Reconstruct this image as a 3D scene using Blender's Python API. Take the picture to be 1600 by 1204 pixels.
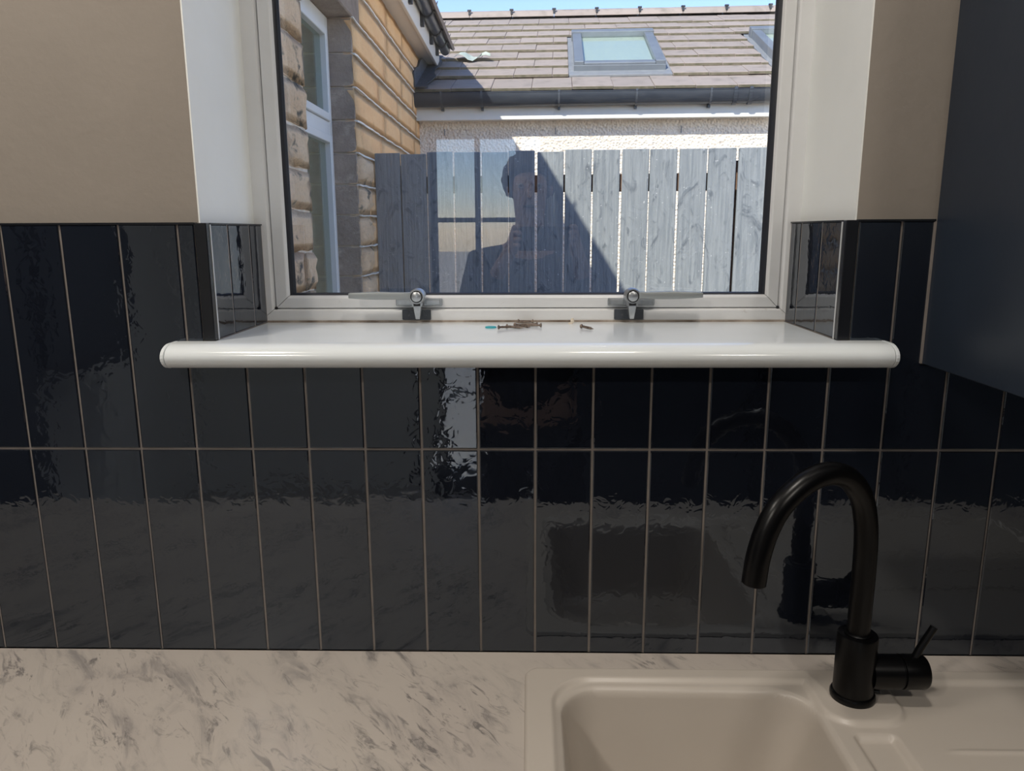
import bpy, bmesh, math, random
from mathutils import Vector, Matrix
random.seed(7)
R = math.radians
for o in list(bpy.data.objects): bpy.data.objects.remove(o)
scene = bpy.context.scene
C = scene.collection

# ------------------------------------------------------------------ camera
cam_d = bpy.data.cameras.new('camera'); cam = bpy.data.objects.new('camera', cam_d); C.objects.link(cam)
cam_d.sensor_fit = 'HORIZONTAL'; cam_d.sensor_width = 36.0
cam_d.lens = 36.0 * 1181.6 / 1600.0
cam_d.clip_start = 0.01; cam_d.clip_end = 200
fwd = Vector((-0.02185566, 0.97949887, -0.20026058)); rgt = Vector((0.99976108, 0.02147718, -0.00406254)); upv = Vector((-0.00032178, 0.20030152, 0.97973425))
m = Matrix.Identity(4)
for i in range(3):
    m[i][0] = rgt[i]; m[i][1] = upv[i]; m[i][2] = -fwd[i]
m[0][3], m[1][3], m[2][3] = -0.00925, -0.99101, 1.49484
cam.matrix_world = m
scene.camera = cam

# ------------------------------------------------------------------ light
vs = scene.view_settings
vs.view_transform = 'Standard'; vs.look = 'None'; vs.gamma = 1.0; vs.use_curve_mapping = False
vs.exposure = 0.0
SUN_TRAVEL = Vector((0.633, 1.2, -1.0)).normalized()
to_sun = -SUN_TRAVEL
world = bpy.data.worlds.new('world'); scene.world = world; world.use_nodes = True
wn = world.node_tree.nodes; wl = world.node_tree.links
bg = wn['Background']
sky = wn.new('ShaderNodeTexSky'); sky.sky_type = 'NISHITA'; sky.sun_disc = False
sky.sun_elevation = math.asin(to_sun.z); sky.sun_rotation = math.atan2(to_sun.x, to_sun.y)
sky.air_density = 1.0; sky.dust_density = 0.0; sky.ozone_density = 4.0; sky.altitude = 50
tint = wn.new('ShaderNodeMix'); tint.data_type = 'RGBA'; tint.blend_type = 'MULTIPLY'; tint.inputs[0].default_value = 1.0
tint.inputs[7].default_value = (.90, .79, .83, 1)
wl.new(sky.outputs[0], tint.inputs[6]); wl.new(tint.outputs[2], bg.inputs[0]); bg.inputs[1].default_value = 0.38
sun_d = bpy.data.lights.new('sun', 'SUN'); sun_d.energy = 6.4; sun_d.angle = R(0.6); sun_d.color = (1.0, 0.93, 0.82)
sun = bpy.data.objects.new('sun', sun_d); C.objects.link(sun)
sun.rotation_euler = SUN_TRAVEL.to_track_quat('-Z', 'Y').to_euler(); sun.location = (-5, -9, 8)
FILL_W = 10.0            # base power of the added fill downlights

# ------------------------------------------------------------------ materials
def nodes_of(mt):
    mt.use_nodes = True
    nt = mt.node_tree
    return nt, nt.nodes, nt.links, nt.nodes['Principled BSDF']

def setp(p, **kw):
    for k, v in kw.items():
        k = {'rough': 'Roughness', 'metal': 'Metallic', 'spec': 'Specular IOR Level', 'ior': 'IOR', 'coat': 'Coat Weight', 'coatr': 'Coat Roughness', 'sheen': 'Sheen Weight'}[k]
        p.inputs[k].default_value = v

def coord(nt, kind, scale=(1, 1, 1), rot=(0, 0, 0)):
    if kind == 'world':
        g = nt.nodes.new('ShaderNodeNewGeometry'); out = g.outputs['Position']
    else:
        g = nt.nodes.new('ShaderNodeTexCoord'); out = g.outputs['Object']
    mp = nt.nodes.new('ShaderNodeMapping'); mp.vector_type = 'TEXTURE' if any(rot) else 'POINT'; mp.inputs['Scale'].default_value = scale; mp.inputs['Rotation'].default_value = rot
    nt.links.new(out, mp.inputs['Vector'])
    return mp.outputs[0]

def noise(nt, vec, scale, detail=4, rough=.55, dist=0):
    n = nt.nodes.new('ShaderNodeTexNoise'); n.inputs['Scale'].default_value = scale; n.inputs['Detail'].default_value = detail
    n.inputs['Roughness'].default_value = rough; n.inputs['Distortion'].default_value = dist
    if vec is not None: nt.links.new(vec, n.inputs['Vector'])
    return n.outputs['Fac']

def ramp(nt, fac, stops):
    r = nt.nodes.new('ShaderNodeValToRGB'); e = r.color_ramp.elements
    while len(e) < len(stops): e.new(.5)
    for k, (pos, c) in enumerate(stops):
        e[k].position = pos; e[k].color = (c, c, c, 1) if isinstance(c, (int, float)) else (*c, 1)
    nt.links.new(fac, r.inputs[0])
    return r.outputs[0]

def mixc(nt, fac, a, b, mode='MIX'):
    mx = nt.nodes.new('ShaderNodeMix'); mx.data_type = 'RGBA'; mx.blend_type = mode
    for sock, v in ((mx.inputs[0], fac), (mx.inputs[6], a), (mx.inputs[7], b)):
        if hasattr(v, 'is_linked'): nt.links.new(v, sock)
        elif isinstance(v, tuple): sock.default_value = (*v, 1)
        else: sock.default_value = v
    return mx.outputs[2]

def add_bump(nt, p, hgt, dist, strength=1.0, prev=None):
    b = nt.nodes.new('ShaderNodeBump'); b.inputs['Distance'].default_value = dist; b.inputs['Strength'].default_value = strength
    nt.links.new(hgt, b.inputs['Height'])
    if prev is not None: nt.links.new(prev, b.inputs['Normal'])
    nt.links.new(b.outputs[0], p.inputs['Normal'])
    return b.outputs[0]

def mat(name, c1, c2=None, scale=8, detail=4, stretch=(1, 1, 1), lo=.35, hi=.65, kind='world', bump=None, **kw):
    mt = bpy.data.materials.new(name); nt, N, L, p = nodes_of(mt)
    p.inputs['Base Color'].default_value = (*c1, 1)
    setp(p, **kw)
    if c2 is not None:
        f = noise(nt, coord(nt, kind, stretch), scale, detail)
        L.new(ramp(nt, f, [(lo, c1), (hi, c2)]), p.inputs['Base Color'])
    if bump:
        bs, bd = bump[:2]; st = bump[2] if len(bump) > 2 else (1, 1, 1)
        add_bump(nt, p, noise(nt, coord(nt, kind, st), bs, 6), bd)
    return mt

M = {}
M['plaster'] = mat('beige_plaster', (.30, .262, .225), (.272, .238, .204), 3.0, 5, bump=(60, .0006), rough=.85)
M['reveal'] = mat('white_reveal_paint', (.90, .91, .885), (.85, .86, .835), 4, 4, rough=.6, bump=(40, .0005))
M['whitewall'] = mat('white_wall_paint', (.80, .80, .78), (.76, .76, .74), 3, 3, rough=.85)
M['ceiling'] = mat('ceiling_paint', (.8, .79, .76), rough=.9)
M['floor'] = mat('floor_vinyl', (.38, .36, .34), (.46, .44, .41), 5, 5, (1, 6, 1), rough=.5)
M['grout'] = mat('grey_grout', (.27, .236, .21), (.21, .184, .165), 20, 3, rough=.95)
M['bead'] = mat('pale_edge_bead', (.62, .63, .64), rough=.4)
M['trim'] = mat('black_trim', (.010, .011, .014), rough=.25)
M['pvc'] = mat('white_pvc', (.74, .745, .75), (.66, .66, .66), 6, 5, (1, 1, 1), .4, .75, rough=.35)
nt_ = M['pvc'].node_tree; p_ = nt_.nodes['Principled BSDF']; src_ = p_.inputs['Base Color'].links[0].from_socket
nt_.links.new(mixc(nt_, ramp(nt_, noise(nt_, coord(nt_, 'world', (1, 1, 2)), 16, 8, .7, .8), [(.66, 0), (.74, .55)]), src_, (.30, .24, .20)), p_.inputs['Base Color'])
M['sill'] = mat('white_sill_laminate', (.81, .85, .865), (.78, .82, .835), 5, 3, rough=.14, spec=.5)
M['dirt'] = mat('dirty_sealant', (.16, .12, .09), (.40, .34, .29), 30, 5, (1, 1, 1), .35, .6, rough=.9)
M['gasket'] = mat('black_gasket', (.012, .014, .022), rough=.45)
M['navy'] = mat('navy_cabinet_paint', (.017, .025, .041), (.021, .030, .047), 6, 3, rough=.40, bump=(30, .0003))
M['tapblack'] = mat('matt_black_tap', (.002, .002, .0024), rough=.30, spec=.28, bump=(400, .00003))
M['screw'] = mat('dull_screw_steel', (.30, .24, .19), (.16, .12, .10), 200, 2, metal=.7, rough=.5)
M['sticker'] = mat('teal_plastic', (.02, .36, .42), rough=.4)
M['chrome'] = mat('satin_chrome', (.52, .54, .55), (.42, .44, .46), 60, 3, metal=.85, rough=.34)
M['greylever'] = mat('grey_lever_metal', (.34, .36, .36), metal=.5, rough=.42)
M['darkplate'] = mat('dark_striker_plate', (.045, .052, .064), (.14, .15, .16), 90, 3, (1, 1, 1), .6, .75, rough=.5)
M['cornercap'] = mat('black_recess', (.01, .01, .012), rough=.7)
M['fence_rail'] = mat('brown_rail_wood', (.16, .09, .055), (.22, .13, .08), 12, 4, (1, 8, 8), rough=.85)
M['gutter'] = mat('grey_gutter_pvc', (.035, .042, .055), (.055, .062, .075), 5, 5, (1, 4, 4), rough=.32)
M['bracket'] = mat('worn_grey_bracket', (.055, .063, .077), (.085, .093, .107), 20, 3, rough=.4)
M['blackiron'] = mat('black_bracket_iron', (.018, .02, .026), rough=.5)
M['fascia'] = mat('white_fascia_pvc', (.80, .79, .75), (.74, .73, .69), 3, 3, rough=.4)
M['extfascia'] = mat('cream_fascia_board', (.84, .79, .70), (.78, .72, .63), 4, 4, (1, .4, 1), rough=.55)
M['lead'] = mat('lead_flashing', (.05, .058, .07), (.09, .10, .115), 14, 4, rough=.55, bump=(25, .006))
M['scrap'] = mat('pale_green_felt', (.50, .54, .47), (.36, .42, .36), 20, 4, rough=.9)
M['sky_metal'] = mat('pale_grey_aluminium', (.23, .255, .28), (.19, .21, .235), 8, 3, rough=.45, metal=.2)
M['sky_flash'] = mat('pale_flashing', (.27, .28, .29), (.22, .23, .245), 20, 3, rough=.5)
M['blind'] = mat('cream_roller_blind', (.72, .74, .66), rough=.8)
M['ground'] = mat('garden_paving', (.80, .67, .52), (.86, .74, .59), 4, 5, rough=.95)
M['darkroom'] = mat('dim_room', (.16, .17, .14), rough=.9)
M['curtain'] = mat('pale_curtain', (.50, .53, .44), (.42, .45, .37), 14, 2, (1, 3, .1), rough=.9)
M['doorframe'] = mat('dark_door_frame', (.05, .055, .06), rough=.5)
M['skin'] = mat('skin', (.55, .35, .27), rough=.5)
M['hair'] = mat('dark_hair', (.02, .015, .012), (.05, .035, .025), 60, 3, rough=.6, bump=(70, .01))
M['jacket'] = mat('dark_jacket', (.02, .022, .028), (.03, .032, .04), 20, 3, rough=.9)
M['trousers'] = mat('dark_trousers', (.025, .027, .04), rough=.9)
M['phone'] = mat('black_phone', (.012, .012, .014), rough=.25)
M['lens'] = mat('phone_lens_glass', (.005, .005, .01), rough=.08)
M['eye'] = mat('eye_white', (.7, .7, .68), rough=.2)
M['iris'] = mat('brown_iris', (.05, .03, .02), rough=.2)
M['fill_lamp_body'] = mat('added_fill_ring', (.8, .8, .78), rough=.4)
M['carcass'] = mat('white_carcass', (.7, .69, .66), rough=.5)

def emission(name, col, s):
    mt = bpy.data.materials.new(name); nt, N, L, p = nodes_of(mt)
    p.inputs['Base Color'].default_value = (*col, 1)
    p.inputs['Emission Color'].default_value = (*col, 1); p.inputs['Emission Strength'].default_value = s
    return mt
M['fill_lamp'] = emission('added_fill_diffuser', (1.0, .93, .84), 6.0)  # glowing face of the added fill downlights

def glass(name, f0=.07, tint=(1, 1, 1)):
    mt = bpy.data.materials.new(name); mt.use_nodes = True; nt = mt.node_tree; nt.nodes.clear()
    out = nt.nodes.new('ShaderNodeOutputMaterial'); mx = nt.nodes.new('ShaderNodeMixShader')
    tr = nt.nodes.new('ShaderNodeBsdfTransparent'); tr.inputs[0].default_value = (*tint, 1)
    gl = nt.nodes.new('ShaderNodeBsdfGlossy'); gl.inputs['Roughness'].default_value = 0.0
    lw = nt.nodes.new('ShaderNodeLayerWeight'); lw.inputs['Blend'].default_value = .5
    pw = nt.nodes.new('ShaderNodeMath'); pw.operation = 'POWER'; pw.inputs[1].default_value = 5
    ma = nt.nodes.new('ShaderNodeMath'); ma.operation = 'MULTIPLY_ADD'; ma.inputs[1].default_value = 1 - f0; ma.inputs[2].default_value = f0
    nt.links.new(lw.outputs['Facing'], pw.inputs[0]); nt.links.new(pw.outputs[0], ma.inputs[0]); nt.links.new(ma.outputs[0], mx.inputs[0])
    nt.links.new(tr.outputs[0], mx.inputs[1]); nt.links.new(gl.outputs[0], mx.inputs[2]); nt.links.new(mx.outputs[0], out.inputs[0])
    return mt
M['glass'] = glass('double_glazing', .075, (.96, .98, .98))
M['outglass'] = glass('outdoor_window_glass', .10, (.80, .86, .82))
M['skyglass'] = glass('skylight_glass', .06, (.94, .98, .95))

# glossy wavy hand-made tile glaze
def tile_mat():
    mt = bpy.data.materials.new('navy_gloss_tile_glaze'); nt, N, L, p = nodes_of(mt)
    p.inputs['Base Color'].default_value = (.0075, .0092, .0145, 1); setp(p, rough=.035, ior=1.95); p.inputs['Specular Tint'].default_value = (.78, .88, 1.0, 1)
    oi = N.new('ShaderNodeObjectInfo'); g = N.new('ShaderNodeNewGeometry')
    sc = N.new('ShaderNodeVectorMath'); sc.operation = 'SCALE'; sc.inputs[0].default_value = (37.0, 19.0, 53.0)
    L.new(oi.outputs['Random'], sc.inputs['Scale'])
    ad = N.new('ShaderNodeVectorMath'); ad.operation = 'ADD'; L.new(g.outputs['Position'], ad.inputs[0]); L.new(sc.outputs[0], ad.inputs[1])
    b1 = N.new('ShaderNodeBump'); b1.inputs['Distance'].default_value = .0011; L.new(noise(nt, ad.outputs[0], 9, 2, .4), b1.inputs['Height'])
    b2 = N.new('ShaderNodeBump'); b2.inputs['Distance'].default_value = .00022; L.new(noise(nt, ad.outputs[0], 55, 2, .5, .6), b2.inputs['Height']); L.new(b1.outputs[0], b2.inputs['Normal'])
    L.new(b2.outputs[0], p.inputs['Normal']); L.new(b2.outputs[0], p.inputs['Coat Normal'])
    return mt
M['tile'] = tile_mat()

def marble_mat():
    mt = bpy.data.materials.new('pale_marble_laminate'); nt, N, L, p = nodes_of(mt)
    v = coord(nt, 'world', (.16, .055, 1), (0, 0, R(-58)))
    v2 = coord(nt, 'world', (.30, .16, 1), (0, 0, R(-50)))
    n1 = noise(nt, v, 1.5, 7, .62, .9)
    vein = ramp(nt, n1, [(.47, 0), (.56, .25), (.63, .8), (.70, 1)])
    mask = ramp(nt, noise(nt, v2, 1.6, 4, .55), [(.38, .06), (.60, 1)])
    n3 = noise(nt, coord(nt, 'world', (.060, .018, 1), (0, 0, R(-48))), 1.0, 6, .68, 1.3)
    fine = ramp(nt, n3, [(.54, 0), (.64, .9)])
    mul = mixc(nt, 1.0, vein, mask, 'MULTIPLY')
    mul2 = mixc(nt, 1.0, fine, mask, 'MULTIPLY')
    base = mixc(nt, ramp(nt, noise(nt, v2, 1.0, 3), [(.35, 0), (.7, 1)]), (.54, .485, .43), (.50, .445, .40))
    c = mixc(nt, mul, base, (.285, .26, .245))
    c = mixc(nt, mul2, c, (.185, .17, .162))
    L.new(c, p.inputs['Base Color']); setp(p, rough=.32)
    add_bump(nt, p, noise(nt, coord(nt, 'world'), 500, 2), .00004)
    return mt
M['marble'] = marble_mat()
M['sinkmat'] = mat('cream_composite', (.56, .505, .445), (.535, .48, .42), 5, 3, rough=.34, bump=(900, .00003))

def stone_mat(name, a, b, dark, dlo, dhi, bd=.012, stain=5.0):
    mt = bpy.data.materials.new(name); nt, N, L, p = nodes_of(mt)
    w = coord(nt, 'world')
    c = mixc(nt, ramp(nt, noise(nt, w, 6, 6, .6), [(.35, 0), (.65, 1)]), a, b)
    c = mixc(nt, ramp(nt, noise(nt, coord(nt, 'world', (1, 1, 1.5)), stain, 7, .62), [(dlo, 0), (dhi, 1)]), c, dark)
    c = mixc(nt, ramp(nt, noise(nt, w, 70, 3), [(.50, 0), (.80, .30)]), c, dark)
    L.new(c, p.inputs['Base Color']); setp(p, rough=.95, spec=.2)
    add_bump(nt, p, noise(nt, w, 45, 8, .7), bd)
    return mt
M['stone_far'] = stone_mat('ochre_sandstone', (.97, .62, .32), (.92, .55, .27), (.55, .31, .15), .60, .80, .006, 9)
M['stone_near'] = stone_mat('tan_rock_faced_sandstone', (.93, .67, .42), (.85, .58, .35), (.16, .14, .11), .57, .65, .009, 8)
M['stone_grey'] = stone_mat('grey_brown_stone', (.44, .35, .28), (.27, .215, .175), (.62, .52, .42), .60, .75, .012, 7)
M['pointing'] = mat('white_pointing', (.90, .86, .78), (.82, .76, .66), 30, 4, rough=.95)
M['mortar'] = mat('white_mortar', (.82, .74, .62), (.68, .58, .46), 30, 4, rough=.95, bump=(80, .004))

def fence_mat():
    mt = bpy.data.materials.new('grey_painted_timber'); nt, N, L, p = nodes_of(mt)
    w = coord(nt, 'world', (26, 26, 1.2)); k = coord(nt, 'world', (7, 7, 3.4))
    g = noise(nt, w, 3.0, 6, .6, .4)
    c = mixc(nt, ramp(nt, g, [(.36, 0), (.62, 1)]), (.195, .216, .233), (.275, .295, .305))
    kn = noise(nt, k, 1.6, 5, .6, 2.0)
    c = mixc(nt, ramp(nt, kn, [(.56, 0), (.68, .8)]), c, (.095, .11, .13))
    c = mixc(nt, ramp(nt, noise(nt, coord(nt, 'world'), 75, 1), [(.73, 0), (.77, .6)]), c, (.6, .6, .6))
    L.new(c, p.inputs['Base Color']); setp(p, rough=.75)
    b = add_bump(nt, p, g, .004); add_bump(nt, p, kn, .012, .6, b)
    return mt
M['fence'] = fence_mat()

def render_mat():
    mt = bpy.data.materials.new('cream_roughcast'); nt, N, L, p = nodes_of(mt)
    vo = N.new('ShaderNodeTexVoronoi'); vo.inputs['Scale'].default_value = 55; L.new(coord(nt, 'world'), vo.inputs['Vector'])
    c = mixc(nt, ramp(nt, noise(nt, coord(nt, 'world'), 20, 5), [(.35, 0), (.65, 1)]), (.92, .83, .72), (.84, .75, .64))
    L.new(c, p.inputs['Base Color']); setp(p, rough=.95)
    add_bump(nt, p, vo.outputs['Distance'], .012)
    return mt
M['render'] = render_mat()

def rooftile_mat(name, a, b):
    mt = bpy.data.materials.new(name); nt, N, L, p = nodes_of(mt)
    oi = N.new('ShaderNodeObjectInfo')
    c = mixc(nt, oi.outputs['Random'], a, b)
    c = mixc(nt, ramp(nt, noise(nt, coord(nt, 'world'), 9, 6), [(.52, 0), (.75, .5)]), c, (.12, .11, .085))
    L.new(c, p.inputs['Base Color']); setp(p, rough=.85)
    add_bump(nt, p, noise(nt, coord(nt, 'world'), 120, 4), .003)
    return mt
M['rooftile'] = rooftile_mat('weathered_concrete_tile', (.385, .318, .275), (.325, .272, .238))
M['mossedge'] = mat('mossy_tile_edge', (.13, .12, .075), (.22, .19, .14), 25, 5, rough=.95)

# ------------------------------------------------------------------ mesh helpers
class MB:
    def __init__(s): s.v = []; s.f = []
    def box(s, x0, y0, z0, x1, y1, z1):
        n = len(s.v)
        s.v += [(x, y, z) for z in (z0, z1) for y in (y0, y1) for x in (x0, x1)]
        s.f += [tuple(n + k for k in q) for q in ((0, 2, 3, 1), (4, 5, 7, 6), (0, 1, 5, 4), (2, 6, 7, 3), (0, 4, 6, 2), (1, 3, 7, 5))]
        return s
    def prism(s, poly, axis, a, b):
        def P(q, t):
            return {0: (t, q[0], q[1]), 1: (q[0], t, q[1]), 2: (q[0], q[1], t)}[axis]
        n = len(s.v); k = len(poly)
        s.v += [P(q, a) for q in poly] + [P(q, b) for q in poly]
        s.f.append(tuple(range(n, n + k))); s.f.append(tuple(range(n + 2 * k - 1, n + k - 1, -1)))
        for i in range(k):
            j = (i + 1) % k; s.f.append((n + j, n + i, n + k + i, n + k + j))
        return s
    def hexa(s, pts):                      # 8 points, bottom ring then top ring
        n = len(s.v); s.v += [tuple(p) for p in pts]
        s.f += [tuple(n + k for k in q) for q in ((3, 2, 1, 0), (4, 5, 6, 7), (0, 1, 5, 4), (1, 2, 6, 5), (2, 3, 7, 6), (3, 0, 4, 7))]
        return s
    def tube(s, pts, rad, n=12, caps=True):
        pts = [Vector(p) for p in pts]; rad = rad if isinstance(rad, (list, tuple)) else [rad] * len(pts)
        base = len(s.v); ref = None
        for i, p in enumerate(pts):
            t = (pts[min(i + 1, len(pts) - 1)] - pts[max(i - 1, 0)]).normalized()
            if ref is None:
                ref = t.orthogonal().normalized()
            else:
                ref = (ref - t * ref.dot(t)).normalized()
            b = t.cross(ref)
            for k in range(n):
                a = 2 * math.pi * k / n
                s.v.append(tuple(p + (ref * math.cos(a) + b * math.sin(a)) * rad[i]))
        for i in range(len(pts) - 1):
            for k in range(n):
                k2 = (k + 1) % n
                s.f.append((base + i * n + k, base + i * n + k2, base + (i + 1) * n + k2, base + (i + 1) * n + k))
        if caps:
            s.f.append(tuple(base + k for k in range(n - 1, -1, -1)))
            e = base + (len(pts) - 1) * n; s.f.append(tuple(e + k for k in range(n)))
        return s
    def cyl(s, p0, p1, r0, r1=None, n=24):
        return s.tube([p0, p1], [r0, r0 if r1 is None else r1], n)
    def lathe(s, prof, c, axis=2, n=32):
        base = len(s.v)
        for (r, h) in prof:
            for k in range(n):
                a = 2 * math.pi * k / n; x, y = r * math.cos(a), r * math.sin(a)
                s.v.append({2: (c[0] + x, c[1] + y, c[2] + h), 1: (c[0] + x, c[1] + h, c[2] - y), 0: (c[0] + h, c[1] + x, c[2] + y)}[axis])
        for i in range(len(prof) - 1):
            for k in range(n):
                k2 = (k + 1) % n
                s.f.append((base + i * n + k, base + i * n + k2, base + (i + 1) * n + k2, base + (i + 1) * n + k))
        s.f.append(tuple(base + k for k in range(n - 1, -1, -1)))
        e = base + (len(prof) - 1) * n; s.f.append(tuple(e + k for k in range(n)))
        return s
    def mesh(s, name, mt, off=(0, 0, 0), bevel=0, smooth=False, seg=1):
        me = bpy.data.meshes.new(name)
        me.from_pydata([(a - off[0], b - off[1], c - off[2]) for a, b, c in s.v], [], s.f)
        bm = bmesh.new(); bm.from_mesh(me)
        bmesh.ops.recalc_face_normals(bm, faces=bm.faces)
        if bevel:
            ed = [e for e in bm.edges if len(e.link_faces) == 2 and e.calc_face_angle(0) > R(35)]
            bmesh.ops.bevel(bm, geom=ed, offset=bevel, segments=seg, profile=.5, affect='EDGES', clamp_overlap=True)
        bm.to_mesh(me); bm.free()
        me.materials.append(mt)
        if smooth:
            for p in me.polygons: p.use_smooth = True
            if hasattr(me, 'set_sharp_from_angle'): me.set_sharp_from_angle(angle=R(40))
        return me
    def build(s, name, mt, parent=None, local=False, bevel=0, smooth=False, seg=1):
        off = (0, 0, 0)
        if parent is not None and not local: off = wloc(parent)
        return link(name, s.mesh(name, mt, off, bevel, smooth, seg), parent)

def wloc(o):
    v = Vector((0, 0, 0))
    while o is not None:
        v += o.location; o = o.parent
    return v
def link(name, data, parent=None, loc=(0, 0, 0), rot=(0, 0, 0), sc=(1, 1, 1)):
    o = bpy.data.objects.new(name, data); C.objects.link(o)
    o.location = loc; o.rotation_euler = rot; o.scale = sc
    if parent is not None: o.parent = parent
    return o
def tag(o, label, cat=None, group=None, kind=None):
    o['label'] = label
    if cat: o['category'] = cat
    if group: o['group'] = group
    if kind: o['kind'] = kind
    return o
def thing(name, label, cat, loc=(0, 0, 0), rz=0, group=None):
    return tag(link(name, None, None, loc, (0, 0, rz)), label, cat, group)
def struct(o, label): return tag(o, label, None, None, 'structure')

# ================================================================== KITCHEN SHELL
WT = 0.900                       # worktop height
XL, XR = -0.4269, 0.3948         # tiled window reveal faces
PL, PR = -0.440, 0.411           # plastered reveal faces
WY = 0.209                       # inner face of the window frame
SILLZ, SILLB = 1.3525, 1.3205
TT = 1.5045                      # top of the tiling
RX0, RX1, RY = -1.90, 1.75, -3.20

w = MB()
w.box(RX0, .010, -.1, PL - .0, .33, 2.4); w.box(PR, .010, -.1, RX1, .33, 2.4)
w.box(PL, .010, -.1, PR, .33, SILLB); w.box(PL, .010, 2.10, PR, .33, 2.4)
wall_front = struct(w.build('wall_front', M['plaster']), 'beige plaster wall around the window, dark tiles on its lower half')
for a, b, c_, d in ((PL, PL + .002, .0102, WY + .01), (PR - .002, PR, .0102, WY + .01)):
    MB().box(a, c_, TT, b, d, 2.10).build('reveal_paint', M['reveal'], wall_front)
MB().box(PL, .0102, 2.098, PR, WY + .01, 2.10).build('reveal_paint', M['reveal'], wall_front)
# grout bed behind the tiles
GY = .0022
g = MB().box(RX0, GY, WT, RX1, .010, SILLB + .003).box(RX0, GY, SILLB + .003, XL - .0145, .010, TT).box(XR + .0150, GY, SILLB + .003, .507, .010, TT)
g.box(PL, .010, SILLZ, XL - .0009, WY, TT).box(XR + .0009, .010, SILLZ, PR, WY, TT)
g.build('grout', M['grout'], wall_front)

GAP = .0032
def tile_mesh(poly, thick=.0075, inset=.0016, depth=.0007):
    bm = bmesh.new()
    vs_ = [bm.verts.new((x, 0, z)) for x, z in poly]
    f = bm.faces.new(vs_); f.normal_update()
    if f.normal.y > 0: f.normal_flip()
    ex = bmesh.ops.extrude_face_region(bm, geom=[f])
    for v in [e for e in ex['geom'] if isinstance(e, bmesh.types.BMVert)]: v.co.y += 0
    # the extruded copy is the front face; push the original back
    for v in vs_: v.co.y += thick
    front = [e for e in ex['geom'] if isinstance(e, bmesh.types.BMFace)]
    bmesh.ops.recalc_face_normals(bm, faces=bm.faces)
    bmesh.ops.inset_region(bm, faces=front, thickness=inset, depth=0)
    keep = set(v for fc in front for v in fc.verts)
    for v in bm.verts:
        if v not in keep and v.co.y < thick * .5: v.co.y += depth
    me = bpy.data.meshes.new('tile'); bm.to_mesh(me); bm.free(); me.materials.append(M['tile'])
    for p in me.polygons: p.use_smooth = False
    return me
_cache = {}
rt = random.Random(11)
def put_tile(x0, x1, z0, z1, reveal=None, poly=None, tilt=None):
    """front tile at y = 0; reveal = ('L'|'R'): x0, x1 run along +y on the reveal face"""
    cx, cz = (x0 + x1) / 2, (z0 + z1) / 2
    if poly is None:
        key = (round(x1 - x0, 5), round(z1 - z0, 5))
        if key not in _cache:
            a, b = (x1 - x0) / 2, (z1 - z0) / 2
            _cache[key] = tile_mesh([(-a, -b), (a, -b), (a, b), (-a, b)])
        me = _cache[key]
    else:
        me = tile_mesh([(x - cx, z - cz) for x, z in poly])
    if tilt is None: tilt = (rt.gauss(0, .0022), rt.gauss(0, .0035))
    if reveal == 'L': loc = (XL, cx, cz); rz = R(90)
    elif reveal == 'R': loc = (XR, cx, cz); rz = R(-90)
    else: loc = (cx, 0, cz); rz = 0
    return link('tile', me, wall_front, loc, (tilt[0], 0, rz + tilt[1]))
PX = .0775
h = GAP / 2
col0, col1 = -25, 23
for i in range(col0, col1):
    a, b = (i) * PX + h, (i + 1) * PX - h
    if b < RX0 + .01 or a > RX1 - .01: continue
    a, b = max(a, RX0 + .002), min(b, RX1 - .002)
    tl = (.0, -.012) if i == -2 else None
    put_tile(a, b, WT + .001, 1.203 - h, tilt=tl)
    if b < -.464:
        put_tile(a, b, 1.203 + h, TT)
    elif a > -.466 and b < .466:
        put_tile(a, b, 1.203 + h, SILLB + .002, tilt=tl)
    elif i == 6:
        put_tile(a, b, 1.203 + h, TT, poly=[(a, 1.203 + h), (b, 1.203 + h), (b, 1.3205), (.5055, 1.3205), (.5055, TT), (a, TT)])
    else:
        put_tile(a, b, 1.203 + h, 1.3205)
put_tile(-.465 + h, XL - .0165, SILLB + .0035, TT)
put_tile(XR + .0168, .465 - h, SILLB + .0035, TT)
for side in 'LR':
    e = [.0125, .072, .1545, WY - .001] if side == 'L' else [.0125, .082, .1625, WY - .001]
    for k in range(3):
        a, b = e[k] + (0 if k == 0 else h * 1.1), e[k + 1] - h * 1.1
        put_tile(a, b, SILLZ + .0015, TT, reveal=side, tilt=(rt.gauss(0, .0012), rt.gauss(0, .002)))
# glossy black edge trims
def trim(n, mb, label, bev=.001):
    return struct(mb.build('trim_%d' % n, M['trim'], bevel=bev), label)
trim(1, MB().box(XL - .0150, -.0008, SILLZ + .0005, XL + .0006, .0120, TT + .002), 'glossy black corner trim on the left side of the window recess')
trim(2, MB().box(XR - .0006, -.0008, SILLZ + .0005, XR + .0155, .0120, TT + .002), 'glossy black corner trim on the right side of the window recess')
trim(3, MB().box(RX0, -.0008, TT, XL - .0151, .0100, TT + .0028), 'thin black edging along the tile top left of the window', 0)
trim(4, MB().box(XR + .0156, -.0008, TT, .5065, .0100, TT + .0028), 'thin black edging along the tile top right of the window', 0)
trim(5, MB().box(PL + .002, .0121, TT, XL + .0006, WY, TT + .0022), 'thin edging on the tile top inside the left window recess', 0)
trim(6, MB().box(XR - .0006, .0121, TT, PR - .002, WY, TT + .0022), 'thin edging on the tile top inside the right window recess', 0)

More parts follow.
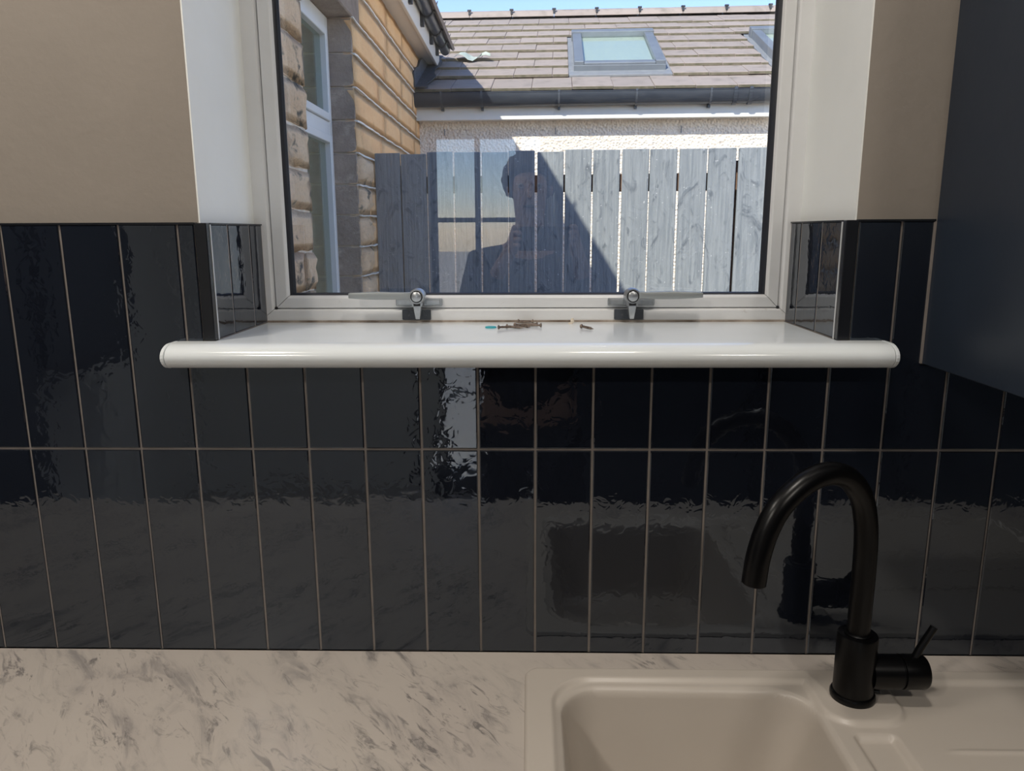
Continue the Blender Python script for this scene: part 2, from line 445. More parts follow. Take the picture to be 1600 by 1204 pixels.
for a, b in ((XL + .0004, XL + .0014), (XR - .0014, XR - .0004)):
    MB().box(a, .0100, SILLZ + .0005, b, .0128, TT).build('edge_bead', M['bead'], wall_front)
MB().box(.5040, -.0022, 1.3225, .5068, .0015, TT - .001).build('caulk', M['grout'], wall_front)
struct(MB().box(RX0 - .1, RY - .1, -.1, RX0, .33, 2.4).build('wall_left', M['whitewall']), 'plain white side wall on the left, behind the camera')
struct(MB().box(RX1, RY - .1, -.1, RX1 + .1, .33, 2.4).build('wall_right', M['plaster']), 'plain beige side wall behind the camera on the right')
DX0, DX1, DZ = -.60, .10, 2.08
wr = MB().box(RX0, RY - .1, -.1, DX0, RY, 2.4).box(DX1, RY - .1, -.1, RX1, RY, 2.4).box(DX0, RY - .1, DZ, DX1, RY, 2.4)
struct(wr.build('wall_rear', M['whitewall']), 'white rear wall with a glazed door, behind the camera')
struct(MB().box(RX0 - .1, RY - .1, 2.4, RX1 + .1, .33, 2.5).build('ceiling', M['ceiling']), 'white flat kitchen ceiling above the frame')
struct(MB().box(RX0, RY - .1, -.1, RX1, .010, 0).build('floor', M['floor']), 'greyish vinyl kitchen floor below the frame')
struct(MB().box(-60, -60, -.25, 60, 60, -.12).build('ground', M['ground']), 'pale paved ground outside the house')

# ------------------------------------------------------------------ glazed rear door (seen mirrored in the window and tiles)
door = struct(link('door_1', None, None, ((DX0 + DX1) / 2, RY - .05, 0)), 'glazed rear door with dark bars, mirrored in the window glass')
f = MB()
for a, b, c_, d in ((DX0, 0, DX0 + .04, DZ), (DX1 - .04, 0, DX1, DZ), (DX0, DZ - .05, DX1, DZ), (DX0, 0, DX1, .14)):
    f.box(a, RY - .07, b, c_, RY - .025, d)
f.build('door_frame', M['doorframe'], door)
vb, hb = [-.315, -.07], [.58, 1.07, 1.56]
for x in vb: MB().box(x - .016, RY - .06, .14, x + .016, RY - .03, DZ - .05).build('glazing_bar', M['doorframe'], door)
for z in hb: MB().box(DX0 + .04, RY - .059, z - .014, DX1 - .04, RY - .031, z + .014).build('glazing_bar', M['doorframe'], door)
xs = [DX0 + .04] + vb + [DX1 - .04]; zs = [.14] + hb + [DZ - .05]
for i in range(3):
    for j in range(4):
        MB().box(xs[i] + .004, RY - .047, zs[j] + .004, xs[i + 1] - .004, RY - .045, zs[j + 1] - .004).build('pane', M['glass'], door)
hd = MB().tube([(DX1 - .02, RY - .025, 1.02), (DX1 - .02, RY + .02, 1.02), (DX1 - .12, RY + .02, 1.02)], .009, 10)
hd.build('door_handle', M['chrome'], door, smooth=True)

# ================================================================== WINDOW
win = struct(link('window_1', None, None, (0, WY, SILLZ)), 'white framed kitchen casement window with two bottom handles')
WTOP = 2.095
OX0, OX1 = PL, PR                        # outer frame
def mitred(name, x0, z0, x1, z1, wd, prof, mt, parent, edges='BTLR', widths=None, gap=.0004, back=.04):
    """frame of four mitred members; prof: list of (t, y) across the width, t from the outside 0 to the inside 1"""
    wl_, wr_, wb_, wt_ = widths or (wd, wd, wd, wd)
    yb = WY + back
    def member(pa, pb, qa, qb):
        # pa, pb: outer ends; qa, qb: inner ends (x, z)
        mb = MB(); ring = []
        for t, y in prof:
            ring.append(((pa[0] + (qa[0] - pa[0]) * t, y, pa[1] + (qa[1] - pa[1]) * t), (pb[0] + (qb[0] - pb[0]) * t, y, pb[1] + (qb[1] - pb[1]) * t)))
        ring.append(((qa[0], yb, qa[1]), (qb[0], yb, qb[1]))); ring.append(((pa[0], yb, pa[1]), (pb[0], yb, pb[1])))
        for r in ring: mb.v += [r[0], r[1]]
        k = len(ring)
        for i in range(k):
            j = (i + 1) % k; mb.f.append((2 * i, 2 * j, 2 * j + 1, 2 * i + 1))
        mb.f.append(tuple(2 * i for i in range(k))); mb.f.append(tuple(2 * i + 1 for i in reversed(range(k))))
        return mb
    i0, i1, j0, j1 = x0 + wl_, x1 - wr_, z0 + wb_, z1 - wt_
    G = gap
    res = []
    if 'B' in edges: res.append(member((x0 + G, z0), (x1 - G, z0), (i0 + G, j0), (i1 - G, j0)))
    if 'T' in edges: res.append(member((x0 + G, z1), (x1 - G, z1), (i0 + G, j1), (i1 - G, j1)))
    if 'L' in edges: res.append(member((x0, z0 + G), (x0, z1 - G), (i0, j0 + G), (i0, j1 - G)))
    if 'R' in edges: res.append(member((x1, z0 + G), (x1, z1 - G), (i1, j0 + G), (i1, j1 - G)))
    return [mb.build(name, mt, parent) for mb in res]
# outer frame
mitred('frame_member', OX0, SILLZ + .001, OX1, WTOP, .02, [(0, WY), (.80, WY), (.9, WY + .002), (1, WY + .008)], M['pvc'], win,
       widths=(.0255 + .0005, .0265, .0214, .05))
# opening sash
SX0, SX1, SZ0, SZ1 = OX0 + .0265, OX1 - .0270, 1.3745, WTOP - .045
mitred('sash_member', SX0, SZ0, SX1, SZ1, .022, [(0, WY + .010), (.05, WY + .003), (.80, WY + .002), (.88, WY + .003), (1, WY + .007)], M['pvc'], win,
       widths=(.0228, .0205, .0205, .03), gap=.0005, back=.026)
GX0, GX1, GZ0, GZ1 = SX0 + .0226, SX1 - .0203, SZ0 + .0203, SZ1 - .0298
mitred('gasket', GX0, GZ0, GX1, GZ1, .006, [(0, WY + .007), (.3, WY + .0085), (.65, WY + .009), (1, WY + .013)], M['gasket'], win, widths=(.0085, .0085, .004, .009), gap=0, back=.0145)
MB().box(GX0 + .002, WY + .0125, GZ0 + .001, GX1 - .002, WY + .0130, GZ1 - .002).build('pane', M['glass'], win)
# black corner joint blobs at the sash mitres
for x in (SX0 + .0005, SX1 - .0005):
    MB().lathe([(.0001, 0), (.0022, .0006), (.0026, .004)], (x, WY + .001, SZ0 + .0008), 1, 10).build('corner_joint', M['cornercap'], win)
# dirty sealant where the frame meets the sill
MB().box(XL, WY - .0016, SILLZ, XR, WY + .0005, SILLZ + .0032).build('sealant', M['dirt'], win)

# sill board with bullnose and two end caps
SF = -.046
prof = [(WY + .004, SILLZ), (-.018, SILLZ)]
r_ = (SILLZ - SILLB) / 2; zc = (SILLZ + SILLB) / 2
prof = [(.0, SILLZ), (-.020, SILLZ)]
for k in range(1, 12):
    a = math.pi * k / 12
    prof.append((-.020 - .026 * math.sin(a), zc + r_ * math.cos(a)))
prof += [(-.020, SILLB), (-.0, SILLB)]
EX0, EX1 = -.4815, .4565
sill = MB().prism(prof, 0, EX0 + .0060, EX1 - .0060)
sill.box(XL + .0004, -.0, SILLB + .004, XR - .0004, WY + .002, SILLZ)
sill_o = sill.build('window_sill', M['sill'], win, smooth=True)
def capprof(s): return [(-.010 + (y + .010) * s if y < -.001 else y, zc + (z - zc) * s) for y, z in prof]
for x0, x1 in ((EX0, EX0 + .0048), (EX1 - .0048, EX1)):
    MB().prism(capprof(1.012), 0, x0, x1).build('end_cap', M['sill'], sill_o, bevel=.0008)

# ------------------------------------------------------------------ cockspur handles
def handle(cx, d, lever_end, plate, patch, label):
    """cx: hub x; d: lever direction; built on the bottom sash rail"""
    zc_ = 1.3955
    body = MB().lathe([(.0115, .026), (.0125, .018), (.0125, .004), (.0112, 0)], (cx, .178, zc_), 1, 28)
    body.prism([(cx - .0105, zc_), (cx + .0105, zc_), (cx + .0075, 1.380), (cx - .0075, 1.380)], 1, .181, .204)
    hb_ = body.build('handle', M['chrome'], win, smooth=True); hb_['label'] = label
    MB().lathe([(.0093, .0), (.0093, -.0012), (.0078, -.0012), (.0078, .001)], (cx, .178, zc_), 1, 28).build('button_ring', M['cornercap'], hb_, smooth=True)
    MB().lathe([(.0076, .0), (.0076, -.0022), (.0062, -.0032)], (cx, .178, zc_), 1, 28).build('button', M['chrome'], hb_, smooth=True)
    L0 = cx + d * .009
    lv = MB(); xs_ = [(0, .0050, .0052), (.12, .0046, .0056), (.3, .0050, .0062), (.55, .0058, .0060), (.8, .0050, .0052), (1.0, .0044, .0036)]
    for t, up, dn in xs_:
        x = L0 + (lever_end - L0) * t; z = zc_ + .002 - .0005 * t
        lv.v += [(x, .176, z + up), (x, .176, z - dn), (x, .188, z - dn), (x, .188, z + up)]
    for i in range(len(xs_) - 1):
        for k in range(4):
            k2 = (k + 1) % 4; lv.f.append((4 * i + k, 4 * i + k2, 4 * i + 4 + k2, 4 * i + 4 + k))
    e = 4 * (len(xs_) - 1); lv.f += [(3, 2, 1, 0), (e, e + 1, e + 2, e + 3)]
    lv.build('lever', M['greylever'], hb_, bevel=.0012, seg=2, smooth=True)
    MB().box(plate[0], .2055, 1.3785, plate[1], WY + .0045, 1.3905).build('base_plate', M['chrome'], hb_, bevel=.0012)
    MB().box(plate[0] + .003, .2035, 1.3805, cx - .011, .2056, 1.3885).build('plate_cover', M['chrome'], hb_, bevel=.0008)
    MB().box(cx + .011, .2035, 1.3805, plate[1] - .003, .2056, 1.3885).build('plate_cover', M['chrome'], hb_, bevel=.0008)
    MB().hexa([(cx - .0032, .184, 1.360), (cx + .0032, .184, 1.360), (cx + .0032, .194, 1.360), (cx - .0032, .194, 1.360),
               (cx - .0062, .181, 1.3815), (cx + .0062, .181, 1.3815), (cx + .0062, .200, 1.3815), (cx - .0062, .200, 1.3815)]).build('spur', M['chrome'], hb_, bevel=.0008)
    MB().box(cx - .0052, .1795, 1.381, cx + .0052, .1812, 1.3845).build('spur_gap', M['cornercap'], hb_)
    MB().box(patch[0], WY - .0045, 1.3570, patch[1], WY + .0005, 1.3728).build('striker_plate', M['darkplate'], win, bevel=.0008)
handle(-.1825, -1, -.288, (-.2195, -.1460), (-.2100, -.1645), 'metal handle with its lever pointing left')
handle(.1512, 1, .258, (.1158, .1890), (.1262, .1722), 'metal handle with its lever pointing right')

# ================================================================== SCREWS AND BITS ON THE SILL
def screw(x0, y0, x1, y1, label, z=SILLZ, lift=0.0):
    L_ = math.hypot(x1 - x0, y1 - y0); a = math.atan2(y1 - y0, x1 - x0)
    t = thing('screw', label, 'screw', (x0, y0, z + .0033 + lift), a, 'loose screws on the window sill')
    t.rotation_euler = (0, math.asin(min(.9, .0014 / L_)), a)
    sh = MB().cyl((.002, 0, 0), (L_ - .006, 0, 0), .0015, n=8).cyl((L_ - .006, 0, 0), (L_, 0, 0), .0015, .0002, 8)
    sh.build('shank', M['screw'], t, local=True, smooth=True)
    th_ = MB()
    n = int((L_ - .010) / .0016)
    for k in range(n): th_.lathe([(.0013, 0), (.0020, .0003), (.0013, .0006)], (.005 + k * .0016, 0, 0), 0, 8)
    th_.build('thread', M['screw'], t, local=True)
    MB().lathe([(.0032, 0), (.0033, .0005), (.0016, .0028)], (0, 0, 0), 0, 12).build('head', M['screw'], t, local=True, smooth=True)
screw(-.0535, .118, -.0200, .138, 'long screw at the left end of the small screw pile')
screw(-.0260, .196, .0010, .2005, 'screw lying closest to the window frame in the pile')
screw(-.0020, .192, -.0290, .186, 'screw lying just in front of the rearmost screw')
screw(-.0300, .150, -.0060, .128, 'screw crossing the middle of the small screw pile')
screw(.0098, .141, -.0150, .150, 'screw with its head at the right end of the pile')
screw(.0040, .156, -.0220, .166, 'screw in the middle of the pile behind the others')
screw(-.0420, .131, -.0160, .120, 'screw at the front left of the small screw pile')
screw(.0690, .1290, .0858, .1070, 'single small screw lying apart, right of the pile')
pl = thing('wall_plug', 'tiny pale brown plug standing near the frame, right of the screws', 'wall plug', (.0595, .194, SILLZ))
MB().lathe([(.0022, 0), (.0030, .002), (.0028, .005), (.0020, .0075)], (.0595, .194, SILLZ), 2, 10).build('plug_body', M['mortar'], pl, smooth=True)
MB().lathe([(.0036, 0), (.0036, .0012), (.0026, .0016)], (.0560, .186, SILLZ + .0001), 2, 10).build('plug_collar', M['mortar'], pl, smooth=True)
tag(MB().lathe([(.0085, 0), (.0085, .0012), (.0078, .0020), (.003, .0022)], (-.0660, .138, SILLZ), 2, 24).build('plastic_disc', M['sticker'], smooth=True),
    'small flat turquoise plastic disc left of the screw pile', 'plastic disc')

# ================================================================== WORKTOP, SINK, TAP
BX0, BX1, BY0, BY1 = .0235, .3585, -.500, -.0830      # bowl opening
SKX0, SKX1, SKY0, SKY1 = -.0140, .986, -.546, -.0435
wt = MB()
TH = .038
hx0, hx1, hy0, hy1 = SKX0 + .01, SKX1 - .01, SKY0 + .01, SKY1 - .01
wt.box(RX0, -.615, WT - TH, hx0, -.0005, WT).box(hx1, -.615, WT - TH, 1.14, -.0005, WT)
wt.box(hx0, hy1, WT - TH, hx1, -.0005, WT).box(hx0, -.615, WT - TH, hx1, hy0, WT)
wto = wt.build('worktop', M['marble'])
tag(wto, 'pale worktop with grey marble veining, running under the dark tiles', 'worktop')

def sdf_rr(x, y, x0, x1, y0, y1, r):
    cx, cy = (x0 + x1) / 2, (y0 + y1) / 2
    qx, qy = abs(x - cx) - (x1 - x0) / 2 + r, abs(y - cy) - (y1 - y0) / 2 + r
    return math.hypot(max(qx, 0), max(qy, 0)) + min(max(qx, qy), 0) - r
def sst(a, b, t):
    t = min(1, max(0, (t - a) / (b - a))); return t * t * (3 - 2 * t)
def sink_h(x, y):
    o = sdf_rr(x, y, SKX0, SKX1, SKY0, SKY1, .020)
    z = WT + .0052 - .0040 * sst(-.004, 0, o)
    # lowered deck inside the rim, minus the tap ledge
    d = sdf_rr(x, y, SKX0 + .036, SKX1 - .03, SKY0 + .03, -.0700, .055)
    led = sdf_rr(x, y, .3600, .4620, -.158, .05, .036)
    deck = max(d, -led)
    z -= .0052 * sst(.0035, -.0055, deck)
    # drainer: gentle ridges right of the ledge
    if deck < -.01 and x > .47:
        for ry in (-.205, -.275, -.345, -.415):
            z += .0022 * math.exp(-((y - ry) / .0035) ** 2) * sst(.47, .50, x) * sst(.94, .9, x)
    # overflow channel between bowl and drainer
    ch = sdf_rr(x, y, .3790, .4330, -.48, -.1730, .010)
    z -= .0075 * sst(.001, -.009, ch)
    b = sdf_rr(x, y, BX0 + .006, BX1, BY0, BY1, .058)
    b = max(b, -(led - .010)) if False else b
    if b < .004:
        z -= .0035 * sst(.004, -.004, b)
        if b < -.003:
            t = -.003 - b                      # distance inside
            wall = min(t / .028, 1.0)
            z -= .150 * (wall if wall < .85 else .85 + .15 * sst(.85, 1.0, wall)) + .012 * sst(.02, .07, t)
    return z
def axis_vals(a, b, fine, coarse, f0, f1):
    vals = [a]; x = a
    while x < b - 1e-6:
        x += fine if f0 <= x <= f1 else coarse
        vals.append(min(x, b))
    return vals
gx = axis_vals(SKX0, SKX1, .0020, .0045, -.02, .50); gy = axis_vals(SKY0, SKY1, .0020, .0040, -.27, 0)
sv, sf = [], []
for y in gy:
    for x in gx: sv.append((x, y, sink_h(x, y)))
nx = len(gx)
for j in range(len(gy) - 1):
    for i in range(nx - 1): sf.append((j * nx + i, j * nx + i + 1, (j + 1) * nx + i + 1, (j + 1) * nx + i))
# rim skirt down to the worktop
n0 = len(sv); ring = [i for i in range(nx)] + [j * nx + nx - 1 for j in range(1, len(gy))] + [(len(gy) - 1) * nx + i for i in range(nx - 2, -1, -1)] + [j * nx for j in range(len(gy) - 2, 0, -1)]
for q in ring: sv.append((sv[q][0], sv[q][1], WT + .0003))
for k in range(len(ring)):
    k2 = (k + 1) % len(ring); sf.append((ring[k2], ring[k], n0 + k, n0 + k2))
# round the outer corners
def round_corner(p):
    x, y, z = p
    o = sdf_rr(x, y, SKX0, SKX1, SKY0, SKY1, .020)
    if o > 0:
        cx = min(max(x, SKX0 + .020), SKX1 - .020); cy = min(max(y, SKY0 + .020), SKY1 - .020)
        d = math.hypot(x - cx, y - cy)
        if d > 1e-9: x, y = cx + (x - cx) * .020 / d, cy + (y - cy) * .020 / d
    return (x, y, z)
sv = [round_corner(p) for p in sv]
sink = thing('kitchen_sink', 'cream composite inset sink with one bowl and a ridged drainer', 'sink', (.48, -.29, WT))
me = bpy.data.meshes.new('basin'); me.from_pydata([(a - .48, b + .29, c - WT) for a, b, c in sv], [], sf)
me.materials.append(M['sinkmat'])
for p in me.polygons: p.use_smooth = True
link('basin', me, sink)
MB().lathe([(.042, .0), (.042, .002), (.030, .003), (.026, .0005), (.008, .001)], (.19, -.29, WT - .1577), 2, 32).build('waste_strainer', M['chrome'], sink, smooth=True)

TX, TY = .408, -.1065
TZ = WT + .0052
tap = thing('kitchen_tap', 'matt black swan neck mixer tap on the cream sink', 'tap', (TX, TY, TZ))
MB().lathe([(.0268, 0), (.0275, .002), (.0275, .006), (.0262, .0085), (.0245, .0090)], (TX, TY, TZ), 2, 48).build('base_ring', M['tapblack'], tap, smooth=True)
MB().lathe([(.0244, .0085), (.0244, .0865), (.0236, .0885), (.0175, .0890)], (TX, TY, TZ), 2, 48).build('tap_body', M['tapblack'], tap, smooth=True)
ang = math.atan2(-.070, -.160)              # spout swings left and towards the room
ux, uy = math.cos(ang), math.sin(ang)
ctrl = [(0, .080), (0, .125), (0, .172), (.0015, .213), (.006, .2437), (.017, .2745), (.0400, .2995), (.071, .3093), (.105, .303), (.138, .2815), (.156, .256), (.167, .224), (.1715, .190)]
pts = []
for i in range(len(ctrl) - 1):
    p0, p1, p2, p3 = (Vector(ctrl[max(0, min(len(ctrl) - 1, i + k))]) for k in (-1, 0, 1, 2))
    for k in range(5):
        t = k / 5; pts.append(tuple(.5 * ((2 * p1) + (p2 - p0) * t + (2 * p0 - 5 * p1 + 4 * p2 - p3) * t * t + (3 * p1 - p0 - 3 * p2 + p3) * t ** 3)))
pts.append(ctrl[-1])
P3 = [(TX + ux * q, TY + uy * q, TZ + z) for q, z in pts]
nk = MB().tube(P3, [.0140] * len(P3), 28)
neck = nk.build('spout', M['tapblack'], tap, smooth=True)
tip = Vector(P3[-1]); td = (Vector(P3[-1]) - Vector(P3[-2])).normalized()
MB().tube([tip - td * .001, tip + td * .0018], [.0120, .0118], 24).build('aerator', M['blackiron'], tap, smooth=True)
MB().lathe([(.0165, .0), (.0168, .002), (.0148, .0035)], (TX, TY, TZ + .0885), 2, 36).build('neck_collar', M['tapblack'], tap, smooth=True)
hz = TZ + .036
MB().lathe([(.0215, .018), (.0215, .055), (.0205, .056)], (TX, TY, hz), 0, 40).build('valve_housing', M['tapblack'], tap, smooth=True)
MB().lathe([(.0200, .056), (.0200, .0572), (.0218, .0578), (.0218, .085), (.0200, .0880), (.012, .0886)], (TX, TY, hz), 0, 40).build('lever_hub', M['tapblack'], tap, smooth=True)
MB().tube([(TX + .073, TY, hz + .015), (TX + .0810, TY + .002, hz + .032), (TX + .0965, TY + .004, hz + .060)], [.0052, .0050, .0048], 16).build('lever', M['tapblack'], tap, smooth=True)
MB().cyl((TX + .024, TY - .006, TZ + .012), (TX + .0305, TY - .008, TZ + .012), .0022, n=10).build('grub_screw', M['tapblack'], tap, smooth=True)

# base cabinets under the worktop (below the frame)
for k, (x0, lab) in enumerate(((-1.88, 'navy base cabinet at the far left end under the worktop'), (-1.28, 'second navy base cabinet from the left under the worktop'),
                               (-.68, 'navy base cabinet left of the sink cabinet'), (-.08, 'navy base cabinet under the sink'))):
    wdt = .595 if k < 3 else 1.20
    c_ = thing('base_cabinet', lab, 'cabinet', (x0 + wdt / 2, -.30, 0), 0, 'base cabinets under the worktop')
    bd = MB().box(x0, -.57, .10, x0 + .018, -.012, WT - TH - .001).box(x0 + wdt - .018, -.57, .10, x0 + wdt, -.012, WT - TH - .001)
    bd.box(x0 + .018, -.57, .10, x0 + wdt - .018, -.012, .118).box(x0, -.52, 0, x0 + wdt, -.50, .10)
    bd.build('carcass', M['carcass'], c_)
    nd = 1 if k < 3 else 2
    for q in range(nd):
        a, b = x0 + wdt * q / nd + .002, x0 + wdt * (q + 1) / nd - .002
        d_ = MB().box(a, -.59, .11, b, -.571, WT - TH - .004).build('door', M['navy'], c_, bevel=.0015)
        MB().tube([(b - .04, -.591, .70), (b - .04, -.615, .70), (b - .04, -.615, .82), (b - .04, -.591, .82)], .005, 8).build('handle', M['tapblack'], d_, smooth=True)

# wall cabinet at the right
CX0, CZ0 = .5070, 1.3216
wc = thing('wall_cabinet', 'dark navy wall cabinet hanging right of the window', 'cabinet', (CX0 + .3, -.17, CZ0))
MB().box(CX0, -.335, CZ0, CX0 + .018, -.0005, 2.20).build('side_panel', M['navy'], wc, bevel=.0012)
MB().box(CX0 + .582, -.335, CZ0, CX0 + .600, -.0005, 2.20).build('side_panel', M['navy'], wc, bevel=.0012)
MB().box(CX0 + .0185, -.333, CZ0 + .001, CX0 + .5815, -.0005, CZ0 + .019).build('bottom_panel', M['navy'], wc, bevel=.0008)
MB().box(CX0 + .0185, -.333, 2.181, CX0 + .5815, -.0005, 2.199).build('top_panel', M['navy'], wc)
d_ = MB().box(CX0 + .001, -.356, CZ0, CX0 + .599, -.337, 2.20).build('door', M['navy'], wc, bevel=.0015)
MB().tube([(CX0 + .04, -.357, CZ0 + .05), (CX0 + .04, -.38, CZ0 + .05), (CX0 + .04, -.38, CZ0 + .17), (CX0 + .04, -.357, CZ0 + .17)], .005, 8).build('handle', M['tapblack'], d_, smooth=True)

# ------------------------------------------------------------------ dark furniture behind the camera that the tiles mirror
def cupboard(name, x0, x1, y0, y1, z0, z1, face, label, cat='cupboard', grp=None):
    t = thing(name, label, cat, ((x0 + x1) / 2, (y0 + y1) / 2, z0), 0, grp)
    ft = .02
    if face == '-x':
        MB().box(x0 + ft + .001, y0, z0, x1, y1, z1).build('carcass', M['navy'], t)
        d = MB().box(x0, y0 + .003, z0 + .05, x0 + ft, y1 - .003, z1 - .003).build('door', M['navy'], t, bevel=.002)
        MB().tube([(x0, y0 + .05, z0 + .5), (x0 - .03, y0 + .05, z0 + .5), (x0 - .03, y0 + .05, z0 + .7), (x0, y0 + .05, z0 + .7)], .006, 8).build('handle', M['tapblack'], d, smooth=True)
    else:
        MB().box(x0, y0, z0, x1 - ft - .001, y1, z1).build('carcass', M['navy'], t)
        d = MB().box(x1 - ft, y0 + .003, z0 + .05, x1, y1 - .003, z1 - .003).build('door', M['navy'], t, bevel=.002)
        MB().tube([(x1, y0 + .05, z0 + .3), (x1 + .03, y0 + .05, z0 + .3), (x1 + .03, y0 + .05, z0 + .5), (x1, y0 + .05, z0 + .5)], .006, 8).build('handle', M['tapblack'], d, smooth=True)
    return t
for k, lab in enumerate(('tall navy cupboard nearest the worktop on the right wall', 'second tall navy cupboard from the worktop on the right wall',
                         'third tall navy cupboard from the worktop on the right wall', 'tall navy cupboard in the rear right corner')):
    cupboard('tall_cupboard', 1.145, 1.745, -1.26 - .60 * k + .004, -.662 - .60 * k, 0, 2.15, '-x', lab, grp='tall cupboards on the right wall')
for k, lab in enumerate(('tall navy cupboard against the rear wall beside the glazed door', 'tall navy cupboard against the rear wall between two cupboards')):
    x0 = .130 + .485 * k; t = thing('tall_cupboard', lab, 'cupboard', (x0 + .25, RY + .29, 0), 0, 'tall cupboards on the rear wall')
    MB().box(x0, RY + .004, 0, x0 + .480, RY + .56, 2.15).build('carcass', M['navy'], t)
    d = MB().box(x0 + .002, RY + .561, .05, x0 + .478, RY + .581, 2.147).build('door', M['navy'], t, bevel=.002)
    MB().tube([(x0 + .44, RY + .582, 1.0), (x0 + .44, RY + .61, 1.0), (x0 + .44, RY + .61, 1.2), (x0 + .44, RY + .582, 1.2)], .006, 8).build('handle', M['tapblack'], d, smooth=True)
cupboard('tall_cupboard', RX0 + .005, -1.60, -1.40, -.68, 0, 2.15, '+x', 'shallow tall navy cupboard against the left wall')
cupboard('hanging_cupboard', RX0 + .005, -1.58, -1.97, -1.41, 1.00, 1.95, '+x', 'small navy cupboard hung on the left wall')

# fill downlights added out of view to brighten the room
for k, (x, y, lab) in enumerate(((-.75, -.42, 'added fill downlight, unseen, above the left worktop'), (.20, -.42, 'added fill downlight, unseen, above the sink'),
                                 (-.95, -1.50, 'added fill downlight, unseen, behind the camera on the left'), (.75, -1.50, 'added fill downlight, unseen, behind the camera on the right'))):
    t = thing('added_downlight', lab, 'fill_lamp', (x, y, 2.4), 0, 'added fill downlights')
    MB().lathe([(.085, 0), (.085, -.006), (.072, -.010), (.070, -.003)], (x, y, 2.3995), 2, 32).build('trim_ring', M['fill_lamp_body'], t, smooth=True)
    MB().lathe([(.069, -.0032), (.060, -.0060), (.01, -.0065)], (x, y, 2.3995), 2, 32).build('diffuser', M['fill_lamp'], t, smooth=True)
    ld = bpy.data.lights.new('added_fill_beam', 'AREA'); ld.shape = 'DISK'; ld.size = .13; ld.energy = FILL_W * (.60, .42, 1.15, .70)[k]; ld.color = (1.0, .93, .84)
    lo = bpy.data.objects.new('added_fill_beam', ld); C.objects.link(lo); lo.parent = t; lo.location = (0, 0, -.012)

# ================================================================== OUTSIDE: FENCE
FA = math.atan(-.1106)
fence = thing('garden_fence', 'grey painted fence of upright boards outside the window', 'fence', (-.865, 3.3257, -.12), FA)
FP = .1503; FT = 1.9138 + .12
rf = random.Random(5)
fb = MB().box(.0, 0, 0, .1405, .020, FT).mesh('board', M['fence'], bevel=.0025)
for k in range(26):
    link('board', fb, fence, (.003 + k * FP + rf.uniform(-.001, .001), rf.uniform(-.002, .002), rf.uniform(-.006, .004)), (0, rf.uniform(-.002, .002), 0))
for z in (.35, 1.11, 1.865):
    MB().box(.02, .024, z - .045, 26 * FP, .064, z + .045).build('rail', M['fence_rail'], fence, local=True, bevel=.003)
for x in (.10, 1.90, 3.75):
    MB().box(x, .066, 0, x + .09, .156, FT - .06).build('post', M['fence_rail'], fence, local=True, bevel=.004)

# ================================================================== OUTSIDE: NEIGHBOURING HOUSE
NA = math.atan(-.0366)
house = thing('neighbouring_house', 'cream rendered bungalow with a brown tiled roof behind the fence', 'house', (-.865, 5.196, -.12), NA)
ZO = .12
def hz_(z): return z + ZO
HX1 = 6.0
MB().box(.002, 0, 0, HX1, .25, hz_(2.335)).build('wall', M['render'], house, local=True)
MB().box(.002, -.118, hz_(2.331), HX1, .0, hz_(2.345)).build('soffit', M['fascia'], house, local=True)
MB().box(.002, -.135, hz_(2.322), HX1, -.1185, hz_(2.475)).build('fascia', M['fascia'], house, local=True, bevel=.002)
# gutter: half round shell
gr, gcz, gcy = .056, hz_(2.500), -.194
def half_ring(cy, cz, r0, r1, lip=.0, a0=180, a1=360, n=14):
    o_ = [(cy + r1 * math.cos(R(a0 + (a1 - a0) * k / n)), cz + r1 * math.sin(R(a0 + (a1 - a0) * k / n)) * 1.6) for k in range(n + 1)]
    i_ = [(cy + r0 * math.cos(R(a0 + (a1 - a0) * k / n)), cz + r0 * math.sin(R(a0 + (a1 - a0) * k / n)) * 1.6) for k in range(n, -1, -1)]
    return o_ + i_
gut = MB().prism(half_ring(gcy, gcz, .0545, .0575), 0, .004, HX1)
gut.tube([(.004, gcy - .056, gcz), (HX1, gcy - .056, gcz)], .0045, 8)
guto = gut.build('gutter', M['gutter'], house, local=True, smooth=True)
for x in (.211, .513, 1.09, 1.66, 2.20, 2.80, 3.4, 4.0):
    b = MB().prism(half_ring(gcy, gcz, .0575, .0615), 0, x - .008, x + .008)
    b.box(x - .008, gcy - .064, gcz - .004, x + .008, gcy - .05, gcz + .010); b.box(x - .009, gcy + .02, gcz - .115, x + .009, gcy + .058, gcz - .075)
    b.build('gutter_bracket', M['bracket'], guto, local=True)
for x in (2.375, 2.485):
    b = MB().prism(half_ring(gcy, gcz, .0575, .0640), 0, x - .014, x + .014); b.box(x - .012, gcy - .068, gcz - .004, x + .012, gcy - .05, gcz + .014)
    b.build('gutter_union', M['gutter'], guto, local=True)
# roof slope
RA = R(24.5); LY0, RZ0 = -.200, hz_(2.515)
def rp(x, s, n=0): return (x, LY0 + s * math.cos(RA) - n * math.sin(RA), RZ0 + s * math.sin(RA) + n * math.cos(RA))
RS = 2.95
roof = MB().hexa([rp(0.002, .02, -.05), rp(HX1, .02, -.05), rp(HX1, RS, -.05), rp(.002, RS, -.05), rp(0.002, .02, -.025), rp(HX1, .02, -.025), rp(HX1, RS, -.025), rp(.002, RS, -.025)]).hexa([rp(-.9, 1.30, -.05), rp(.002, 1.30, -.05), rp(.002, RS, -.05), rp(-.9, RS, -.05), rp(-.9, 1.30, -.025), rp(.002, 1.30, -.025), rp(.002, RS, -.025), rp(-.9, RS, -.025)]).build('roof_deck', M['gutter'], house, local=True)
TWD = .302
courses = [0, .365, .65, .935, 1.22, 1.505, 1.79, 2.07, 2.345, 2.62]
